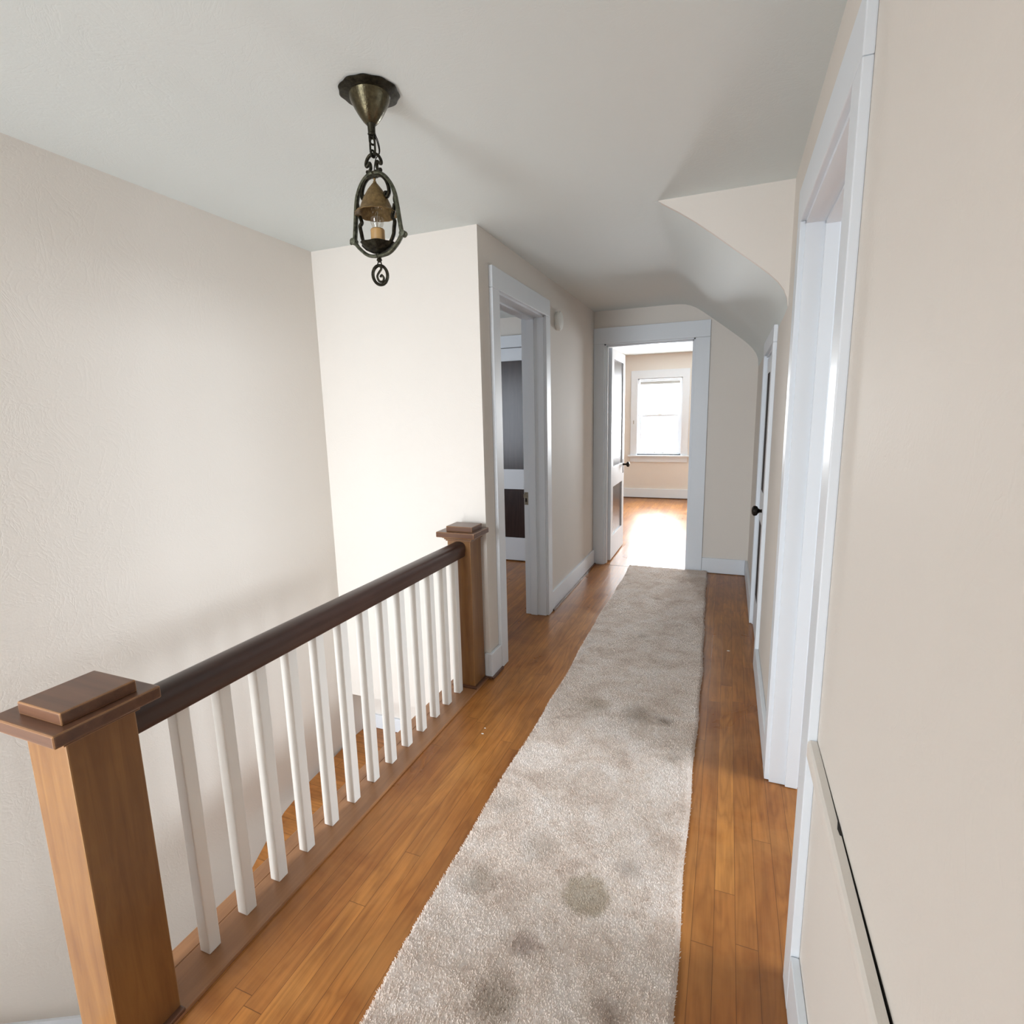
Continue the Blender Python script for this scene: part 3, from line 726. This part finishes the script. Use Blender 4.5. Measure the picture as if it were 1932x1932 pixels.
m = MB(); m.lathe([(0.015, -0.078), (0.0155, -0.083), (0.011, -0.090), (0.0105, -0.108), (0.012, -0.110), (0.010, -0.114)], (0,0,0), 'z', 24)
m.tube([(0.006*math.cos(a), 0, -0.116+0.006*math.sin(a)) for a in [2*math.pi*i/12 for i in range(12)]], 0.0022, 6, True)
lam(m, 'stem', BRONZE)
def link(name, zc, hl, hw, turn):
    m = MB(); pts = []
    for i in range(24):
        a = 2*math.pi*i/24; x = hw*math.cos(a); z = hl*math.sin(a)
        x = math.copysign(min(abs(x)*1.25, hw), x)
        pts.append((x*math.cos(turn), x*math.sin(turn), zc+z))
    m.tube(pts, 0.0030, 7, True, side=Vector((-math.sin(turn), math.cos(turn), 0))); lam(m, name, BRONZE)
link('chain_link', Zr(2.229), 0.0125, 0.0085, 1.2)
link('chain_link', Zr(2.211), 0.0235, 0.0075, 0.1)
link('chain_link', Zr(2.192), 0.009, 0.007, 1.4)
for sx in (0.0, 0.0035):
    m = MB(); m.tube(catmull([(0.004+sx, 0.006, Zr(2.245)), (0.012+sx, 0.008, Zr(2.222)), (0.017+sx*0.6, 0.006, Zr(2.195)), (0.006, 0.003, Zr(2.178)), (0.001, 0.0, Zr(2.150)), (0.0, 0.0, Zr(2.118))]), 0.0014, 6); lam(m, 'lamp_wire', KNOBM)
# omega-shaped hanging loop with its scroll feet
m = MB()
for s in (-1, 1):
    pts = [(s*x, 0, Zr(z)) for x, z in ((0.000, 2.191), (0.010, 2.190), (0.020, 2.182), (0.026, 2.170), (0.025, 2.162), (0.018, 2.166), (0.013, 2.170), (0.011, 2.164), (0.011, 2.154), (0.016, 2.147), (0.023, 2.148), (0.021, 2.142), (0.013, 2.142), (0.006, 2.146))]
    m.tube(catmull(pts, 5), 0.0042, 8, False, 1.4)
m.box(-0.010, 0.010, -0.006, 0.006, Zr(2.146), Zr(2.128), 0.002)
lam(m, 'hanging_loop', BRONZE)
# bowed strap frame: two arms, each an upper and a lower strap meeting at a lug
for s in (-1, 1):
    m = MB()
    upper = [(0.004, 2.141), (0.022, 2.137), (0.040, 2.124), (0.055, 2.104), (0.066, 2.078), (0.072, 2.045), (0.077, 2.008), (0.082, 1.975), (0.085, 1.964)]
    lower = [(0.085, 1.966), (0.074, 1.950), (0.062, 1.938), (0.046, 1.925), (0.028, 1.917), (0.004, 1.914)]
    for pl_ in (upper, lower):
        m.tube(catmull([(s*x, 0, Zr(z)) for x, z in pl_], 5), 0.0052, 8, False, 1.8)
    m.lathe([(0.002, -0.011), (0.009, -0.009), (0.0095, 0.009), (0.002, 0.011)], (s*0.087, 0, Zr(1.965)), 'y', 14)
    m.sphere((s*0.097, 0, Zr(1.962)), 0.005, n=8)
    arm = lam(m, 'frame_arm', VERDI)
    m = MB()
    m.tube(catmull([(s*x, 0, Zr(z)) for x, z in ((0.006, 2.133), (0.024, 2.130), (0.038, 2.116), (0.046, 2.098), (0.047, 2.082), (0.040, 2.072), (0.033, 2.075), (0.034, 2.083), (0.040, 2.083))], 5), 0.0046, 8, False, 1.6)
    m.tube(catmull([(s*x, 0, Zr(z)) for x, z in ((0.064, 2.048), (0.059, 2.030), (0.054, 2.014), (0.061, 2.004), (0.058, 1.985), (0.054, 1.965), (0.042, 1.947), (0.024, 1.934), (0.006, 1.930))], 5), 0.0046, 8, False, 1.6)
    m.tube(catmull([(s*x, 0, Zr(z)) for x, z in ((0.066, 2.078), (0.062, 2.062), (0.066, 2.045))], 4), 0.003, 6)
    lam(m, 'scroll', BRONZE, arm)
    for dy in (-0.012, 0.012):
        pass
# shade with a scalloped rim
m = MB()
ps = [(0.003, Zr(2.117)), (0.008, Zr(2.112)), (0.021, Zr(2.096)), (0.034, Zr(2.075)), (0.0435, Zr(2.054)), (0.049, Zr(2.041)), (0.063, Zr(2.030)), (0.0615, Zr(2.0285)), (0.048, Zr(2.0385)), (0.042, Zr(2.0525)), (0.0325, Zr(2.0735)), (0.0195, Zr(2.0945)), (0.006, Zr(2.109))]
m.lathe(ps, (0,0,0), 'z', 96, wob=lambda k, a: 0.022*math.cos(16*a) if k in (6, 7) else 0.0)
m.lathe([(0.002, Zr(2.130)), (0.004, Zr(2.126)), (0.0025, Zr(2.121)), (0.0055, Zr(2.117)), (0.003, Zr(2.112))], (0,0,0), 'z', 16)
lam(m, 'shade', COPPER)['label'] = 'hammered copper cone shade'
m = MB(); m.lathe([(0.010, Zr(1.984)), (0.0135, Zr(1.990)), (0.019, Zr(2.004)), (0.021, Zr(2.022)), (0.019, Zr(2.042)), (0.013, Zr(2.060)), (0.006, Zr(2.071)), (0.001, Zr(2.074))], (0,0,0), 'z', 32)
bu = lam(m, 'bulb', BULB)
m = MB(); m.tube([(0, 0, Zr(1.985)), (0, 0, Zr(2.02)), (0.004, 0, Zr(2.035))], 0.0012, 6); m.tube(catmull([(-0.006, 0, Zr(2.03)), (0.0, 0.004, Zr(2.04)), (0.006, 0, Zr(2.03))], 4), 0.0006, 5); lam(m, 'filament_post', STEEL, bu)
m = MB(); m.lathe([(0.019, Zr(1.936)), (0.0205, Zr(1.940)), (0.0205, Zr(1.986)), (0.018, Zr(1.989)), (0.012, Zr(1.989))], (0,0,0), 'z', 32); lam(m, 'candle_sleeve', CANDLE)['label'] = 'amber candle sleeve'
m = MB(); m.lathe([(0.006, Zr(1.920)), (0.022, Zr(1.924)), (0.040, Zr(1.934)), (0.052, Zr(1.946)), (0.0505, Zr(1.9475)), (0.038, Zr(1.937)), (0.020, Zr(1.932)), (0.004, Zr(1.931))], (0,0,0), 'z', 60, wob=lambda k, a: 0.07*math.cos(6*a) if k in (2, 3, 4, 5) else 0); lam(m, 'drip_pan', BRONZE)
m = MB(); m.lathe([(0.003, Zr(1.932)), (0.008, Zr(1.924)), (0.009, Zr(1.914)), (0.006, Zr(1.908)), (0.0085, Zr(1.902)), (0.004, Zr(1.896))], (0,0,0), 'z', 20)
m.tube([(0.0065*math.cos(a), 0, Zr(1.892)+0.0065*math.sin(a)) for a in [2*math.pi*i/14 for i in range(14)]], 0.0018, 6, True); lam(m, 'finial', BRONZE)
m = MB()
m.tube([(0.0215*math.cos(a)*math.cos(0.5), 0.0215*math.cos(a)*math.sin(0.5), Zr(1.860)+0.0275*math.sin(a)) for a in [2*math.pi*i/28 for i in range(28)]], 0.0046, 8, True, 1.2)
m.tube(catmull([(x*math.cos(0.5), x*math.sin(0.5), Zr(z)) for x, z in ((0.0, 1.887), (0.004, 1.878), (-0.003, 1.868), (-0.009, 1.856), (-0.004, 1.843), (0.006, 1.842), (0.010, 1.852), (0.004, 1.860), (0.000, 1.854))], 5), 0.0036, 7)
lam(m, 'pull_ring', BRONZE)

# ------------------------------------------------------------------ smoke detector, chips
sd = thing('smoke_detector', (0.0, 3.875, 2.100), 'round white smoke detector on the left wall between the doorways', 'smoke detector')
m = MB(); m.lathe([(0.062, 0.0005), (0.064, 0.006), (0.062, 0.010)], (0,0,0), 'x', 40); m.build('base', PLATE, sd, True)
m = MB(); m.lathe([(0.056, 0.010), (0.066, 0.012), (0.067, 0.026), (0.060, 0.034), (0.030, 0.037), (0.001, 0.0375)], (0,0,0), 'x', 40); m.build('cover', PLATE, sd, True)
chips = [((0.186, 2.045), 0.006, 'white paint chip on the oak floor left of the runner'), ((0.178, 2.09), 0.0045, 'smaller white paint chip beside the other chip left of the runner'),
         ((1.235, 3.345), 0.009, 'white paint chip on the dark floor right of the runner')]
for (x, y), s, lb in chips:
    m = MB(); m.prism([(-s, -s*0.4), (s*0.3, -s*0.6), (s, 0.1*s), (0.1*s, s*0.6), (-s*0.8, s*0.3)], 'z', 0.0, 0.0012)
    o = m.build('paint_chip', PLATE); o.location = (x, y, 0.0003); tag(o, lb, 'paint chip', 'paint chips on the floor')
